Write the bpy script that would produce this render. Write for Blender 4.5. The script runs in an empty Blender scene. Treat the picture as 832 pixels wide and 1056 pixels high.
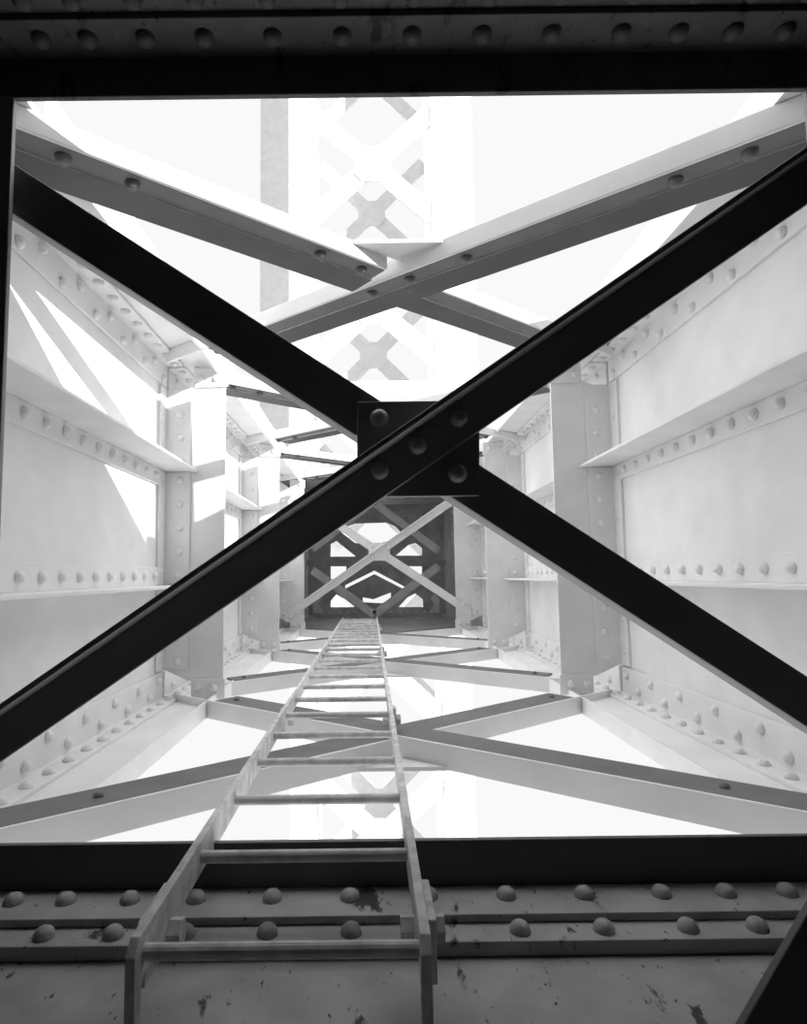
import bpy, bmesh, math, random
from mathutils import Vector, Matrix
random.seed(7)
S = bpy.context.scene
COL = S.collection

# ------------------------------------------------------------------ camera
F, PX, PY = 640.0, 381.4, 539.0          # focal length and principal point, in pixels of an 832 x 1056 frame
yc = Vector(((382-PX)/F, (593-PY)/F, 1)).normalized()
xc = Vector((1, -0.012, 0)); xc = (xc - xc.dot(yc)*yc).normalized()
zc = xc.cross(yc)
if zc.y > 0: zc = -zc
RW = Matrix((xc, yc, zc))                # camera (right, down, forward) to world
def on_y(u, v, Y):
    r = RW @ Vector(((u-PX)/F, (v-PY)/F, 1)); r *= Y/r.y
    return r
cam = bpy.data.cameras.new('camera'); co = bpy.data.objects.new('camera', cam); COL.objects.link(co)
right = RW @ Vector((1,0,0)); up = RW @ Vector((0,-1,0)); back = RW @ Vector((0,0,-1))
co.matrix_world = Matrix((right, up, back)).transposed().to_4x4()
cam.sensor_fit = 'AUTO'; cam.sensor_width = 36; cam.lens = 36*F/1056
cam.shift_x = (416-PX)/1056; cam.shift_y = (PY-528)/1056
cam.clip_start = 0.01; cam.clip_end = 500
S.camera = co

# ------------------------------------------------------------------ materials
def paint(name, v, rough=0.55, var=0.06, scale=6, spots=None, bump=0.04, spec=0.3):
    m = bpy.data.materials.new(name); m.use_nodes = True
    nt = m.node_tree; N = nt.nodes; L = nt.links
    b = N['Principled BSDF']; b.inputs['Roughness'].default_value = rough
    b.inputs['Specular IOR Level'].default_value = spec
    tc = N.new('ShaderNodeTexCoord')
    n1 = N.new('ShaderNodeTexNoise'); n1.inputs['Scale'].default_value = scale; n1.inputs['Detail'].default_value = 6
    L.new(tc.outputs['Object'], n1.inputs['Vector'])
    r = N.new('ShaderNodeValToRGB'); r.color_ramp.elements[0].position = .3; r.color_ramp.elements[1].position = .7
    a, c = v*(1-var), v*(1+var)
    r.color_ramp.elements[0].color = (a,a,a,1); r.color_ramp.elements[1].color = (c,c,c,1)
    L.new(n1.outputs['Fac'], r.inputs['Fac'])
    out = r.outputs['Color']
    if spots:
        sc, lo, hi, dark = spots
        for k, (s2, l2, h2) in enumerate(((sc, lo, hi), (sc*5, lo+.03, hi+.03))):
            mp = N.new('ShaderNodeMapping'); mp.inputs['Scale'].default_value = (1.7, .8, 1); mp.inputs['Rotation'].default_value = (0,0,.6)
            L.new(tc.outputs['Object'], mp.inputs['Vector'])
            n2 = N.new('ShaderNodeTexNoise'); n2.inputs['Scale'].default_value = s2; n2.inputs['Detail'].default_value = 5; n2.inputs['Roughness'].default_value = .6
            L.new(mp.outputs['Vector'], n2.inputs['Vector'])
            r2 = N.new('ShaderNodeValToRGB'); r2.color_ramp.elements[0].position = l2; r2.color_ramp.elements[1].position = h2
            L.new(n2.outputs['Fac'], r2.inputs['Fac'])
            mx = N.new('ShaderNodeMix'); mx.data_type = 'RGBA'
            L.new(r2.outputs['Color'], mx.inputs[0]); L.new(out, mx.inputs[6]); mx.inputs[7].default_value = (dark,dark,dark,1)
            out = mx.outputs[2]
    L.new(out, b.inputs['Base Color'])
    n3 = N.new('ShaderNodeTexNoise'); n3.inputs['Scale'].default_value = 60; n3.inputs['Detail'].default_value = 4
    L.new(tc.outputs['Object'], n3.inputs['Vector'])
    bp = N.new('ShaderNodeBump'); bp.inputs['Strength'].default_value = bump; bp.inputs['Distance'].default_value = .01
    L.new(n3.outputs['Fac'], bp.inputs['Height']); L.new(bp.outputs['Normal'], b.inputs['Normal'])
    return m
LIGHT = paint('light_grey_paint', .80)
LIGHTR = paint('light_grey_paint_rivet', .80, bump=0)
UNLIT = paint('sooty_paint', .025, var=.2)  # near-black colour stands in for the unlit near bay and cuts bounce light
SHADEW = paint('tower_brace_paint', .62, bump=0)  # shade inside the tower put into the colour of its back braces
INNER_SHADE2 = paint('dark_dull_paint', .09, var=.12, scale=9)  # rear strip of the overhead bars, shade painted in still darker
INNER_SHADE = paint('dull_grey_paint', .16, var=.12, scale=9)  # dim inward faces of the lacing bars, shade put into the colour
BLACK = paint('black_paint', .09, rough=.45, spec=.4)  # darkness of the near bay painted in, for the sill's upright leg
BRACE = paint('dark_brace_paint', .24, rough=.45, spec=.4)  # shade of the near bay put into the brace and nearest posts
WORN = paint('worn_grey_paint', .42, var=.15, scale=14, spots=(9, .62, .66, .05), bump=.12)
SHADED_OLD = paint('dark_old_paint', .10, var=.2, scale=12, spots=(9, .6, .66, .03), bump=.1)  # shade of the near ceiling put into the base colour, under old spots
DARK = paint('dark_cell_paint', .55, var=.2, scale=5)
MID = paint('cell_brace_paint', .70, var=.12)
STEEL = paint('ladder_steel', .62, var=.25, scale=30, rough=.6, bump=.15)
WHITE = paint('tower_white_paint', .80, bump=0)

# ------------------------------------------------------------------ helpers
def link(name, bm, mat, parent=None, smooth=False):
    bmesh.ops.recalc_face_normals(bm, faces=bm.faces)
    me = bpy.data.meshes.new(name); bm.to_mesh(me); bm.free()
    me.materials.append(mat)
    if smooth:
        for p in me.polygons: p.use_smooth = True
    o = bpy.data.objects.new(name, me); COL.objects.link(o)
    if parent: o.parent = parent; o.matrix_parent_inverse = parent.matrix_world.inverted()
    return o
def empty(name, loc):
    o = bpy.data.objects.new(name, None); COL.objects.link(o); o.location = loc; o.empty_display_size = .1
    o.matrix_world = Matrix.Translation(loc)
    return o
def tag(o, label, cat, group=None):
    o['label'] = label; o['category'] = cat
    if group: o['group'] = group
    return o
def struct(o): o['kind'] = 'structure'; return o
def box(bm, x0, x1, y0, y1, z0, z1):
    x0, x1 = sorted((x0,x1)); y0, y1 = sorted((y0,y1)); z0, z1 = sorted((z0,z1))
    v = [bm.verts.new((x,y,z)) for x in (x0,x1) for y in (y0,y1) for z in (z0,z1)]
    for f in ((0,1,3,2),(4,6,7,5),(0,4,5,1),(2,3,7,6),(0,2,6,4),(1,5,7,3)): bm.faces.new([v[i] for i in f])
def prism(bm, pts, d):
    """extrude the planar polygon pts (3-D points) along the vector d"""
    pts = [Vector(p) for p in pts]; d = Vector(d); n = len(pts)
    a = [bm.verts.new(p) for p in pts]; b = [bm.verts.new(p+d) for p in pts]
    bm.faces.new(a); bm.faces.new(b[::-1])
    for i in range(n): bm.faces.new((a[i], b[i], b[(i+1)%n], a[(i+1)%n]))
def cyl(bm, p, q, r, n=14):
    p, q = Vector(p), Vector(q); w = (q-p).normalized()
    u = w.orthogonal().normalized(); v = w.cross(u)
    a = [p + (u*math.cos(t)+v*math.sin(t))*r for t in [2*math.pi*i/n for i in range(n)]]
    prism(bm, a, q-p)
def soften(o, w=.002):
    m = o.modifiers.new('bevel', 'BEVEL'); m.width = w; m.segments = 2; m.limit_method = 'ANGLE'; m.angle_limit = .6
    return o
# one rivet head, shared by every rivet (button head, axis +Z)
def dome_mesh(name, r, h, mat, seg=16):
    bm = bmesh.new(); rings = []
    prof = [(1.0,0),(1.0,.12),(.93,.42),(.76,.72),(.5,.92),(.22,.99)]
    for (a,b) in prof: rings.append([bm.verts.new((r*a*math.cos(2*math.pi*i/seg), r*a*math.sin(2*math.pi*i/seg), h*b)) for i in range(seg)])
    for k in range(len(rings)-1):
        for i in range(seg): bm.faces.new((rings[k][i], rings[k][(i+1)%seg], rings[k+1][(i+1)%seg], rings[k+1][i]))
    bm.faces.new(rings[-1]); bm.faces.new(rings[0][::-1])
    me = bpy.data.meshes.new(name); bm.to_mesh(me); bm.free(); me.materials.append(mat)
    for p in me.polygons: p.use_smooth = True
    return me
RM = {k: dome_mesh('rivet', .0175, .0165, m) for k, m in (('light',LIGHTR),('dark',BRACE),('worn',WORN),('old',SHADED_OLD),('dirty',INNER_SHADE))}
RM['small'] = dome_mesh('rivet', .010, .006, LIGHTR)
def rivet(parent, p, n, kind='light', s=1.0):
    o = bpy.data.objects.new('rivet', RM[kind]); COL.objects.link(o)
    q = Vector((0,0,1)).rotation_difference(Vector(n).normalized())
    o.matrix_world = Matrix.LocRotScale(Vector(p), q, Vector((s,s,s)))
    o.parent = parent; o.matrix_parent_inverse = parent.matrix_world.inverted()
    return o

# ------------------------------------------------------------------ dimensions (metres)
C = 0.09                                  # middle of the box member
WEB, LIP, POST = 1.02, 0.77, 0.745        # half widths: web faces, flange lips, post edges
Y = [1.10, 2.785, 4.465, 6.15]            # the four frames
ZB, ZT = -0.522, 0.962                    # faces of the corner angles
def X(s, h): return C + s*h
SIDE = {-1: 'left', 1: 'right'}
BAY = ['in the nearest bay', 'in the second bay', 'in the farthest bay']
FRAME = ['nearest the camera', 'of the second frame, bordering the nearest bay', 'of the third frame, past the second bay', 'of the far frame with the pale cross brace']

# ------------------------------------------------------------------ setting
for s in (-1, 1):
    for (y0, y1, z0, z1, mat) in ((Y[0]+.002, 6.20, ZB-.03, ZT+.03, LIGHT), (-2.0, Y[0]+.002, -.577, 1.03, UNLIT)):
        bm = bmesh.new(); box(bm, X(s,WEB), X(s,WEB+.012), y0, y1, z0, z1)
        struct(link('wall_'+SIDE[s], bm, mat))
bm = bmesh.new(); box(bm, X(-1,WEB+.012), X(1,WEB+.012), -2.012, -2.0, -.58, 1.03); struct(link('wall_back', bm, UNLIT))  # unseen wall added so that the near bay stays dark
bm = bmesh.new(); box(bm, X(-1,WEB), X(1,WEB), -2, Y[0]+.01, -.577, -.562); struct(link('floor', bm, WORN))
bm = bmesh.new(); box(bm, X(-1,WEB), X(1,WEB), -2, Y[0]+.01, 1.012, 1.03); struct(link('ceiling', bm, SHADED_OLD))

# ------------------------------------------------------------------ near portal: riveted edge angles on floor and ceiling plates
bx = [-.85,-.765,-.68,-.59,-.505,-.40,-.292,-.167,-.040,.088,.216,.343,.47,.575,.675,.77,.86,.95]
def portal(name, level):
    lo = level == 'lower'
    e = empty(name, (C, Y[0], -.562 if lo else 1.012))
    mat, rk = (WORN, 'worn') if lo else (SHADED_OLD, 'old')
    bm = bmesh.new()
    if lo:
        prism(bm, [(X(-1,WEB),y,z) for y,z in ((1.112,-.527),(1.012,-.527),(1.012,-.540),(1.112,-.540))], (2*WEB,0,0))
        soften(link('flat_leg', bm, mat, e))
        bm = bmesh.new(); box(bm, X(-1,WEB), X(1,WEB), 1.10, 1.112, -.527, -.452); soften(link('upright_leg', bm, BLACK, e))['label'] = 'black upright leg'  # its black colour stands for shade
        bm = bmesh.new(); box(bm, X(-1,WEB), X(1,WEB), .963, 1.112, -.562, -.540); soften(link('backing_strip', bm, mat, e))
        for x in bx:
            rivet(e, (x, 1.064, -.527), (0,0,1), rk, .92)
            rivet(e, (x+.004, .989, -.540), (0,0,1), rk, .92)
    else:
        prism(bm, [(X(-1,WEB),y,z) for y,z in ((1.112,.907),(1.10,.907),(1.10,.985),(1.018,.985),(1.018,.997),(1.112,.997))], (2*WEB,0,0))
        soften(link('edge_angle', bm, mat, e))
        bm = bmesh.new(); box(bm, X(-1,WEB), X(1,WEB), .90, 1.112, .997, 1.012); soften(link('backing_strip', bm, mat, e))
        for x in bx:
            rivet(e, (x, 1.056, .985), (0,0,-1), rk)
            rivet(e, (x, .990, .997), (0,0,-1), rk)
    return e
tag(portal('portal_beam', 'lower'), 'worn dark sill with two rows of rivet heads that the ladder climbs over', 'steel beam')
tag(portal('portal_beam', 'upper'), 'black riveted beam across the top of the view', 'steel beam')

# ------------------------------------------------------------------ flange plates with their inner lips
for s in (-1, 1):
    for lo in (True, False):
        bm = bmesh.new()
        z0, z1 = (-.585, -.558) if lo else (.998, 1.03)
        if lo: box(bm, X(s,WEB), X(s,LIP+.012), 1.43, 6.2, -.549, -.535)
        else:  box(bm, X(s,WEB), X(s,LIP+.012), Y[0]+.012, 6.2, .975, .989)
        o = link('flange_plate', bm, LIGHT)
        bm = bmesh.new()
        if lo: box(bm, X(s,LIP+.012), X(s,LIP), 1.43, 6.2, -.577, -.512)
        else:
            box(bm, X(s,LIP+.012), X(s,LIP), 1.26 if s < 0 else 1.40, 6.2, .930 if s < 0 else .95, 1.055)
            if s > 0: box(bm, X(s,LIP+.012), X(s,LIP), 1.112, 1.40, .975, 1.055)  # lip piece added here to block the sun
        link('lip', bm, LIGHT, o)
        tag(o, '%s grey flange strip running along the %s side with an upright inner lip' % ('floor-level' if lo else 'overhead', SIDE[s]), 'steel plate', 'flange strips along the box')

# ------------------------------------------------------------------ corner angles: two staggered rows on the web, one on the flange
for n in range(3):
    ya, yb = Y[n]+.014, Y[n+1]-.014
    for s in (-1, 1):
        for lo in (True, False):
            bm = bmesh.new()
            if lo: sec = [(WEB,-.412),(WEB-.012,-.412),(WEB-.012,ZB),(.935,ZB),(.935,ZB-.013),(WEB,ZB-.013)]
            else:  sec = [(WEB,.862),(WEB-.012,.862),(WEB-.012,ZT),(.935,ZT),(.935,ZT+.013),(WEB,ZT+.013)]
            prism(bm, [(X(s,h),ya,z) for h,z in sec], (0,yb-ya,0))
            o = link('corner_angle', bm, LIGHT); soften(o)
            tag(o, '%s %s corner angle %s, double row of rivets on its upright leg' % ('lower' if lo else 'upper', SIDE[s], BAY[n]), 'steel angle', 'corner angles of the box')
            za, zb = (-.445, -.492) if lo else (.887, .932)
            zf = ZB if lo else ZT
            for k in range(8):
                y = ya + .11 + .2295*k
                if y < yb-.03: rivet(o, (X(s,WEB-.012), y, zb), (-s,0,0))
                y = ya + .225 + .2295*k
                if y < yb-.03: rivet(o, (X(s,WEB-.012), y, za), (-s,0,0))
            for k in range(16):
                y = ya + .05 + .1115*k
                if y < yb-.02: rivet(o, (X(s,.962), y, zf), (0,0,1 if lo else -1))

# ------------------------------------------------------------------ ribs along the web plates
for n in range(3):
    ya, yb = Y[n]+.014, Y[n+1]
    for s in (-1, 1):
        for hi in (True, False):
            bm = bmesh.new()
            if hi: zw, zi, zo, zr = .405, .475, .486, .442
            else:  zw, zi, zo, zr = .046, -.034, -.045, .006
            # web leg stops at the post angle, the outstanding leg runs on to the post plate
            box(bm, X(s,WEB), X(s,WEB-.011), ya, yb-.091, zw, zi)
            prism(bm, [(X(s,WEB),ya,zi),(X(s,.865),ya,zi),(X(s,.865),yb,zi),(X(s,WEB),yb,zi)], (0,0,zo-zi))
            o = link('rib_angle', bm, LIGHT); soften(o)
            tag(o, '%s stiffening rib with one rivet row on the %s wall %s' % ('upper' if hi else 'lower', SIDE[s], BAY[n]), 'steel rib', 'ribs on the web walls')
            for k in range(15):
                y = ya + .055 + .1135*k
                if y < yb-.11: rivet(o, (X(s,WEB-.011), y, zr), (-s,0,0))

# ------------------------------------------------------------------ posts: wide plate on an angle riveted to the web
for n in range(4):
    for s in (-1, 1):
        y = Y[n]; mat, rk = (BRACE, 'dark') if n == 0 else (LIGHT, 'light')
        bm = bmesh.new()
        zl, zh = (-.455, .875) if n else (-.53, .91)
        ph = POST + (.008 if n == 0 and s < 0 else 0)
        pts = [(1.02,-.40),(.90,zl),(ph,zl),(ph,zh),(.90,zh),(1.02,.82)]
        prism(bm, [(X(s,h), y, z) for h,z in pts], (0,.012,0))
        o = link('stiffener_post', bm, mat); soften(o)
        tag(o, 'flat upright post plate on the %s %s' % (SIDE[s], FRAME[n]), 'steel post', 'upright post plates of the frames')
        for (z0, z1) in ((-.405,-.047), (-.032,.473), (.488,.855)):
            bm = bmesh.new()
            prism(bm, [(X(s,h), yy, z0) for h,yy in ((WEB,y),(WEB,y-.09),(WEB-.011,y-.09),(WEB-.011,y-.011),(.90,y-.011),(.90,y))], (0,0,z1-z0))
            a = link('post_angle', bm, mat, o); soften(a)
            k0 = z0 + .035
            while k0 < z1 - .02:
                rivet(a, (X(s,.945), y-.011, k0), (0,-1,0), rk, .95)
                k0 += .108
            for zz in (z0+.06, (z0+z1)/2+.02, z1-.05):
                if n: rivet(a, (X(s,WEB-.011), y-.055, zz), (-s,0,0), 'small')
        for (z0, z1, zr) in () if n == 0 else ((-.535,-.445,-.485), (.865,.955,.905)):
            bm = bmesh.new(); box(bm, X(s,.735), X(s,.885), y-.011, y, z0, z1)
            cpl = link('clip_plate', bm, mat, o); soften(cpl, .004)
            for h in (.785, .855): rivet(cpl, (X(s,h), y-.011, zr), (0,-1,0), rk, .95)

# ------------------------------------------------------------------ lacing bars closing the open top and bottom
TH = math.atan(.795); ct, st = math.cos(TH), math.sin(TH)
def lacing(n, lo, kind):
    ym = (Y[n]+Y[n+1])/2 + (.05 if lo else -.105)
    d = Vector((ct, st if kind == 'a' else -st, 0))
    nn = Vector((-st, ct, 0)) if kind == 'a' else Vector((st, ct, 0))
    o3 = (.003 if lo else .008) if kind == 'a' else 0
    zc, zo = (-.505-o3, -.578) if lo else (.918+o3, .974)
    t = .011 if lo else -.011
    wide = .135 if lo else .176
    P = Vector((C, ym, 0))
    end = .96/ct
    q0 = 1 if n == 0 else .93                # the near ends stop short of the frame in the farther bays
    cuts = [(-1, q0)] if kind == 'b' else [(-q0, -.035/end), (.03/end, 1)]
    bmv, bmh, bmr = bmesh.new(), bmesh.new(), bmesh.new()
    for (a, b) in cuts:
        p = P + d*(a*end); L = d*((b-a)*end)
        prism(bmv, [p+Vector((0,0,zc)), p+nn*.011+Vector((0,0,zc)), p+nn*.011+Vector((0,0,zo)), p+Vector((0,0,zo))], L)
        near, far = (.95 if n == 0 else .74)/ct/end, .745/ct/end
        if kind == 'a': a2, b2 = max(a, -near), min(b, far)
        else:           a2, b2 = max(a, -far), min(b, near)
        p = P + d*(a2*end); L = d*((b2-a2)*end)
        w1 = wide if lo else .10
        prism(bmh, [p+nn*.011+Vector((0,0,zc)), p+nn*w1+Vector((0,0,zc)), p+nn*w1+Vector((0,0,zc-t)), p+nn*.011+Vector((0,0,zc-t))], L)
        if not lo:
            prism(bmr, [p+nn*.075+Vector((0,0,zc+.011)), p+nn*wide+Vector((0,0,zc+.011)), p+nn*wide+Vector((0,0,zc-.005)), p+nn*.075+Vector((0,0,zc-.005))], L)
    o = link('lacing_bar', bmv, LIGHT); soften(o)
    h = link('inner_leg', bmh, INNER_SHADE, o); soften(h)
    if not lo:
        bk = link('backing_plate', bmr, INNER_SHADE2, o); bk.data.materials.append(LIGHT)      # lit look of its narrow edges painted pale
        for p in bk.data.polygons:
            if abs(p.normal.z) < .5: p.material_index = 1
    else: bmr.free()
    for tt in ((-.88,.88) if lo else (-.93,-.78,-.13,.02,.22,.78,.93)):
        if kind == 'a' and abs(tt) < .25: tt -= .12
        q = P + d*tt + nn*(.07 if lo else .045)
        rivet(h, (q.x, q.y, zc), (0,0,1 if lo else -1), 'dirty', .7 if lo else 1)
    if kind == 'b':
        bm = bmesh.new()
        da = Vector((-ct,-st,0)); db = Vector((ct,-st,0)); L = .17
        prism(bm, [P+Vector((0,-.005,zo)), P+da*L+Vector((0,0,zo)), P+db*L+Vector((0,0,zo))], (0,0,t))
        link('gusset_plate', bm, LIGHT, o)
    run = 'running from near left to far right' if kind == 'a' else 'running from near right to far left'
    tag(o, '%s lacing bar %s %s' % ('floor-level' if lo else 'overhead', run, BAY[n]), 'steel bar', 'lacing bars over and under the box')
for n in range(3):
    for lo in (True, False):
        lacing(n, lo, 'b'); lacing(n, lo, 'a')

# ------------------------------------------------------------------ cross braces
def cross_brace(y, mat, rk):
    k = y/1.10
    e = empty('cross_brace', (C, y, -.5))
    def P(u, v, yy): q = on_y(u, v, 1.105); return Vector((q.x, yy, q.z))
    # rear diagonal, behind the gusset plate
    bm = bmesh.new()
    a, b, c2, d2 = P(-120,79.5,0), P(975,787,0), P(975,840.5,0), P(-120,132.5,0)
    prism(bm, [Vector((q.x, y+.023, q.z)) for q in (a,b,c2,d2)], (0,.011,0))
    w = (b-a).normalized(); up_ = Vector((-w.z,0,w.x))
    prism(bm, [Vector((q.x, y+.034, q.z)) for q in (d2, c2, c2+up_*.011, d2+up_*.011)], (0,.055,0))
    soften(link('rear_diagonal', bm, mat, e))
    # gusset plate
    bm = bmesh.new()
    g = [P(368,413,0), P(495,412,0), P(495,511,0), P(368,512,0)] if rk == 'dark' else [P(*q,0) for q in ((372,425),(398,412),(465,412),(492,425),(492,498),(465,512),(398,512),(372,498))]
    prism(bm, [Vector((q.x, y+.012, q.z)) for q in g], (0,.011,0))
    gp = soften(link('gusset_plate', bm, mat, e))
    # front diagonal: an angle with its flange turned towards the viewer
    bm = bmesh.new()
    a, b, c2, d2 = P(-120,816.7,0), P(975,59.3,0), P(975,112.3,0), P(-120,869.7,0)
    prism(bm, [Vector((q.x, y, q.z)) for q in (a,b,c2,d2)], (0,.012,0))
    w = (b-a).normalized(); dn = Vector((w.z,0,-w.x))
    prism(bm, [Vector((q.x, y, q.z)) for q in (a, b, b+dn*.010, a+dn*.010)], (0,-.06,0))
    fd = soften(link('front_diagonal', bm, mat, e))
    for (u,v) in ((391,486),(430,460),(472,432)):
        q = P(u,v,0); rivet(fd, (q.x, y, q.z), (0,-1,0), rk)
    for (u,v) in ((391,431),(472,488)):
        q = P(u,v,0); rivet(gp, (q.x, y+.012, q.z), (0,-1,0), rk)
    if rk != 'dark':
        for s, h0 in ((-1,.80),(1,.80)):
            for j in range(3):
                for dg in (fd,):
                    x = C + s*(.76+.06*j); z = .226 + (.69*(x-C) if s > 0 else .69*(x-C))
                    rivet(fd, (x, y, z-.02), (0,-1,0), rk, .9)
                x = C + s*(.76+.06*j); z = .226 - .645*(x-C)
                rivet(e, (x, y+.023, z), (0,-1,0), rk, .9)
    return e
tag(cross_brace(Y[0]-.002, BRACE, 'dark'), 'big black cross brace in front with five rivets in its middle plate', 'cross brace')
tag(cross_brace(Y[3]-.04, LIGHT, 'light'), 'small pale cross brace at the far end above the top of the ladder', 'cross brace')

# black brace foot in the lower right corner
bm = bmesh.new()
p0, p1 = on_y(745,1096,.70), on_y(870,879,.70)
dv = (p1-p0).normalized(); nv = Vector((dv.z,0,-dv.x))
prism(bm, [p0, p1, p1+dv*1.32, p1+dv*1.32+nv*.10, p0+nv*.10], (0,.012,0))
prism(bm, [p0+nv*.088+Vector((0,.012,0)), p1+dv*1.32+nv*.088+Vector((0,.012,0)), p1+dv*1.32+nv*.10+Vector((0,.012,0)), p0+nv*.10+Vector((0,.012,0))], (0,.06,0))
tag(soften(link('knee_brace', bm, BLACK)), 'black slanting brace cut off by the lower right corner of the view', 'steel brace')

# ------------------------------------------------------------------ ladder
lad = empty('ladder', (-.11, .75, -.562))
tag(lad, 'narrow steel ladder lying along the open floor towards the far end', 'ladder')
xl, xr = -.272, .052
for x0, x1 in ((xl-.012, xl), (xr, xr+.013)):
    bm = bmesh.new()
    prof = [(.742,-.562),(.742,-.430),(.757,-.415),(6.30,-.415),(6.30,-.465),(.775,-.465),(.764,-.475),(.764,-.562)]
    prism(bm, [(x0,y,z) for y,z in prof], (x1-x0,0,0))
    r = soften(link('rail', bm, STEEL, lad), .0015)
k = 0
while .772 + .2475*k < 6.25:
    yr = .772 + .2475*k
    bm = bmesh.new(); cyl(bm, (xl,yr,-.440), (xr,yr,-.440), .0095)
    link('rung', bm, STEEL, lad, smooth=False); k += 1
for (yc_, zf) in ((.865,-.505), (2.06,-.505), (3.74,-.505), (5.42,-.505)):
    for s, xo in ((-1, xl-.012), (1, xr+.013)):
        e = bmesh.new()
        box(e, xo, xo+s*.012, yc_-(.055 if yc_ < 1 else .02), yc_+(.05 if yc_ < 1 else .02), zf, -.428)
        cpl = soften(link('clip_angle', e, STEEL, lad))
        xi = xl if s < 0 else xr
        zb = -.468
        bm = bmesh.new(); cyl(bm, (xi-s*.018, yc_, zb), (xi, yc_, zb), .018, 6); link('nut', bm, STEEL, cpl)
        bm = bmesh.new(); cyl(bm, (xo+s*.012, yc_, zb), (xo+s*.027, yc_, zb), .018, 6); link('bolt', bm, STEEL, cpl)

# ------------------------------------------------------------------ dark cell beyond the far frame
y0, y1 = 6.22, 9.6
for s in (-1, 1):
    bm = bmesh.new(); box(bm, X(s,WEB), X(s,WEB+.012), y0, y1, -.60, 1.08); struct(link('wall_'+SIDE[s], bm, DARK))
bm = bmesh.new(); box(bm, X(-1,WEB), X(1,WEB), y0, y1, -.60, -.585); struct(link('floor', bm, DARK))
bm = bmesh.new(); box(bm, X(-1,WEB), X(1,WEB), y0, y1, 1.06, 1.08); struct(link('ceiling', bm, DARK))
YD = 9.4
holes = [[(352,549),(358,543),(366,540),(398,539),(408,543),(415,551),(405,557),(388,561),(366,560)],
 [(341,561),(347,558),(367,574),(341,574)], [(341,584),(357,584),(357,592),(348,599),(341,599)],
 [(408,573),(421,562),(428,560),(435,565),(435,573)], [(409,584),(435,584),(435,597),(421,592)],
 [(341,620),(347,613),(356,618),(366,626),(341,626)], [(411,626),(420,616),(428,612),(436,618),(436,626)],
 [(356,603.5),(386,588.5),(418,605.5),(418,608.5),(386,592),(356,607)],
 [(374,616),(385,618),(403,611),(403,617),(394,622),(374,621)]]
cu = bpy.data.curves.new('panel', 'CURVE'); cu.dimensions = '2D'; cu.fill_mode = 'BOTH'; cu.extrude = .01
def spline(pts):
    sp = cu.splines.new('POLY'); sp.points.add(len(pts)-1); sp.use_cyclic_u = True
    for q, (a,b) in zip(sp.points, pts): q.co = (a, b, 0, 1)
spline([(X(-1,WEB),-.60),(X(1,WEB),-.60),(X(1,WEB),1.07),(X(-1,WEB),1.07)])
for h in holes: spline([(q.x, q.z) for q in (on_y(u,v,YD) for u,v in h)])
tmp = bpy.data.objects.new('tmp', cu); COL.objects.link(tmp)
dg = bpy.context.evaluated_depsgraph_get(); dg.update()
me = bpy.data.meshes.new_from_object(tmp.evaluated_get(dg)); bpy.data.objects.remove(tmp); bpy.data.curves.remove(cu)
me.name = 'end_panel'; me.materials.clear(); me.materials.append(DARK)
pn = bpy.data.objects.new('end_panel', me); COL.objects.link(pn)
pn.matrix_world = Matrix(((1,0,0,0),(0,0,-1,YD),(0,1,0,0),(0,0,0,1)))
for k in range(7):
    q = on_y(404+6*k, 532.5, YD); rivet(pn, (q.x, YD-.01, q.z), (0,-1,0), 'light', 1.3)
for (u, sd2) in ((329, -1), (447, 1)):
    bm = bmesh.new(); p_ = [on_y(u+sd2*a, b, 8.6) for a, b in ((6,632),(6,617),(1,612),(-3,617),(1,623),(-5,632))]
    prism(bm, [Vector((p.x, 8.6, p.z)) for p in p_], (0,.03,0))
    tag(link('corner_bracket', bm, LIGHT), 'small pale bracket standing at the %s end of the low dark riveted beam' % ('left' if sd2 < 0 else 'right'), 'steel bracket', 'brackets in the end cell')
bm = bmesh.new(); box(bm, X(1,WEB-.012), X(1,WEB), 7.6, 8.3, .35, .95); bt = link('batten_plate', bm, MID)
for zz in (.42,.52,.62,.72,.82,.90):
    for yy in (7.7, 8.2): rivet(bt, (X(1,WEB-.012), yy, zz), (-1,0,0), 'light', 1.3)
tag(bt, 'riveted batten plate high on the right wall inside the dim end cell', 'steel plate')
tag(pn, 'dark end panel pierced by bright cut-outs behind the pale cross brace', 'steel panel')
def bar_px(bm, pts, w, y, dep=.05):
    P = [on_y(u,v,y) for u,v in pts]; P = [Vector((p.x,y,p.z)) for p in P]
    for a, b in zip(P, P[1:]):
        d = (b-a).normalized(); m = Vector((-d.z,0,d.x))*(w/2)
        prism(bm, [a+m, b+m, b-m, a-m], (0,dep,0))
bm = bmesh.new(); bar_px(bm, [(312,580),(462,580)], .07, 9.1); tag(link('cross_strut', bm, DARK), 'dark level strut across the dim end cell', 'steel strut')
e = empty('dark_brace', (C,8.0,-.5)); tag(e, 'dim crossed braces seen through the pale far cross brace', 'cross brace')
for pts in ([(322,588),(386,634)], [(386,634),(452,584)], [(383,516),(452,568)], [(322,566),(386,516)]):
    bm = bmesh.new(); bar_px(bm, pts, .10, 8.0 if pts[0][0] in (322,386) else 8.06); link('brace_arm', bm, MID, e)
bm = bmesh.new(); q0, q1 = on_y(324,633,8.7), on_y(454,633,8.7)
box(bm, q0.x, q1.x, 8.7, 8.75, -.585, q0.z); cb = link('sill_beam', bm, DARK)
tag(cb, 'dark low beam with a line of rivets under the pale cross brace', 'steel beam')
for k in range(14):
    q = on_y(332+8.8*k, 608.5, 8.7); rivet(cb, (q.x, 8.725, q0.z), (0,0,1), 'light', 1.6)

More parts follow.
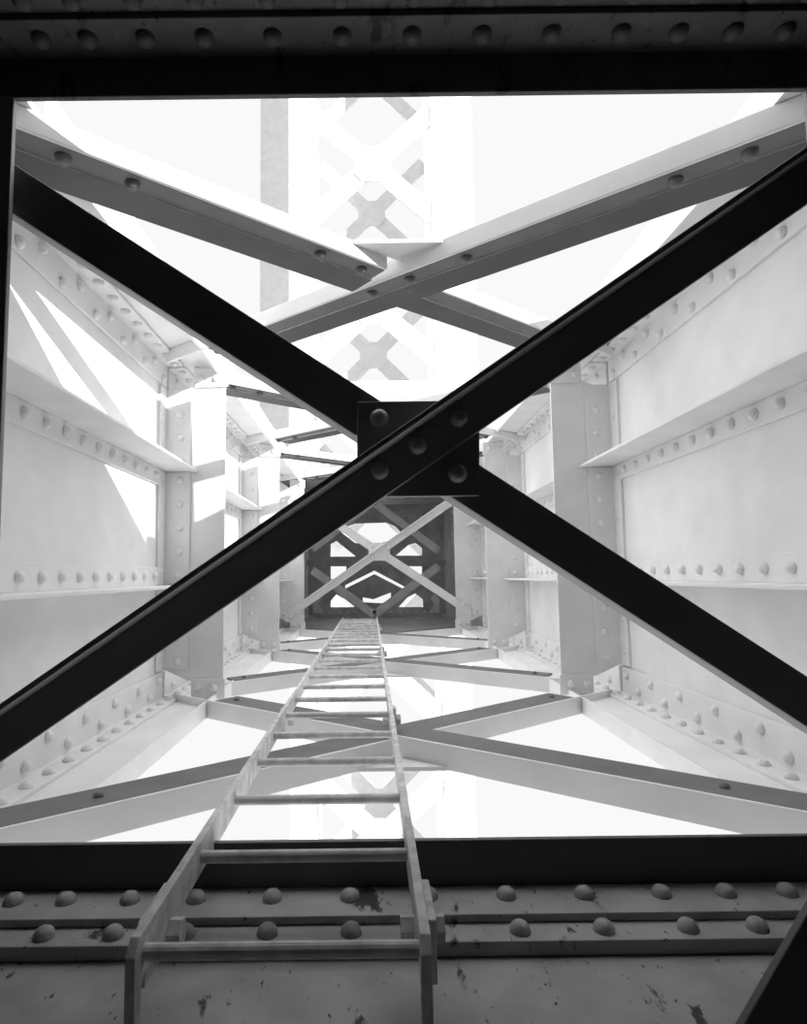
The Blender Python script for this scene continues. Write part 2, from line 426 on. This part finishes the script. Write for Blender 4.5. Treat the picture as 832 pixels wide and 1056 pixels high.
# ------------------------------------------------------------------ white laced tower standing beyond
YT = 16.0; m_ = YT/F
tw = empty('laced_tower', (C, YT, -16)); tag(tw, 'tall white laced tower outside, seen above and below the box member', 'tower')
def tx(u): return on_y(u, 300, YT).x
for (u0, u1, sd) in ((298,323,1), (447,477,-1)):
    bm = bmesh.new(); box(bm, tx(u0), tx(u1), YT, YT+.05, -16, 22)
    xi = tx(u1) if sd > 0 else tx(u0)
    box(bm, xi-sd*.05, xi, YT+.05, YT+2.0, -16, 22); link('side_plate', bm, WHITE, tw)
for (u0, u1) in ((268,300), (474,491)):
    bm = bmesh.new(); box(bm, tx(u0)*1.13, tx(u1)*1.13, YT+2.1, YT+2.2, 2, 22); link('flank_plate', bm, WHITE, tw)
tl, tr_ = tx(323), tx(447); xm = (tl+tr_)/2
def lace(z, y, half_w, half_h, w, g, mat):
    for sg in (-1, 1):
        bm = bmesh.new()
        a, b = Vector((xm-half_w,y,z-sg*half_h)), Vector((xm+half_w,y,z+sg*half_h))
        d = (b-a).normalized(); m = Vector((-d.z,0,d.x))*(w/2)
        prism(bm, [a+m,b+m,b-m,a-m], (0,.08 if sg > 0 else .06,0)); link('diagonal', bm, mat, tw)
    bm = bmesh.new(); c8 = .55*g
    prism(bm, [(xm+sx*a, y-.02, z+sz*b) for sx,sz,a,b in ((-1,-1,c8,g),(1,-1,c8,g),(1,-1,g,c8),(1,1,g,c8),(1,1,c8,g),(-1,1,c8,g),(-1,1,g,c8),(-1,-1,g,c8))], (0,.03,0))
    link('gusset_plate', bm, mat, tw)
hw = (tr_-tl)/2
for z in (15.1, 11.15, 7.15, 3.1, -2.2, -6.55, -10.5): lace(z, YT+.02, hw+.1, 1.45*(hw+.1)/hw, .52, .5, WHITE)
for z in (15.3, 10.9, 6.5, 2.1, -2.0, -6.35, -10.7): lace(z, YT+1.95, hw, 1.6, .42, .40, SHADEW)
for z0, z1 in ((4.45,5.1),(-12.9,-12.2)):
    bm = bmesh.new(); box(bm, tl, tr_, YT, YT+.3, z0, z1); link('strut', bm, WHITE, tw)

# ------------------------------------------------------------------ light: hazy bright sky, raised overhead and below, out of view, to fill the box, and the sun
SKY, OVER, UNDER, BEHIND, SUN = 0.95, 5.6, 2.2, .9, 8.0
w = bpy.data.worlds.new('sky'); S.world = w; w.use_nodes = True
nt = w.node_tree; N = nt.nodes; L = nt.links
bg = N['Background']; bg.inputs['Strength'].default_value = 1
tc = N.new('ShaderNodeTexCoord'); sep = N.new('ShaderNodeSeparateXYZ'); L.new(tc.outputs['Generated'], sep.inputs[0])
# brightness over the direction along the box: ahead (+Y), overhead and below (0), behind (-Y)
half = N.new('ShaderNodeMath'); half.operation = 'MULTIPLY_ADD'; half.inputs[1].default_value = .5; half.inputs[2].default_value = .5
L.new(sep.outputs['Y'], half.inputs[0])
def ramp(mid, back):
    cr = N.new('ShaderNodeValToRGB'); cr.color_ramp.interpolation = 'EASE'
    L.new(half.outputs[0], cr.inputs['Fac'])
    els = cr.color_ramp.elements; els[0].position = 0; els[1].position = .84
    els.new(.62); els.new(.40)
    for el, v in ((els[0], back), (els[1], back), (els[2], mid), (els[3], 1)): el.color = (v/8, v/8, v/8, 1)
    return cr
up_, dn_ = ramp(OVER, BEHIND), ramp(UNDER, BEHIND*.6)
mr = N.new('ShaderNodeMapRange'); mr.interpolation_type = 'SMOOTHSTEP'; mr.inputs[1].default_value = -.35; mr.inputs[2].default_value = .35
L.new(sep.outputs['Z'], mr.inputs[0])
mx = N.new('ShaderNodeMix'); mx.data_type = 'RGBA'
L.new(mr.outputs[0], mx.inputs[0]); L.new(dn_.outputs['Color'], mx.inputs[6]); L.new(up_.outputs['Color'], mx.inputs[7])
bg.inputs['Strength'].default_value = 8*SKY
L.new(mx.outputs[2], bg.inputs['Color'])
sd = bpy.data.lights.new('sun', 'SUN'); sd.energy = SUN; sd.angle = .009
so = bpy.data.objects.new('sun', sd); COL.objects.link(so)
so.rotation_euler = Vector((-1, .815, -.49)).to_track_quat('-Z', 'Y').to_euler()

S.view_settings.view_transform = 'Standard'; S.view_settings.look = 'None'
S.view_settings.gamma = 1; S.view_settings.use_curve_mapping = False; S.view_settings.exposure = 0
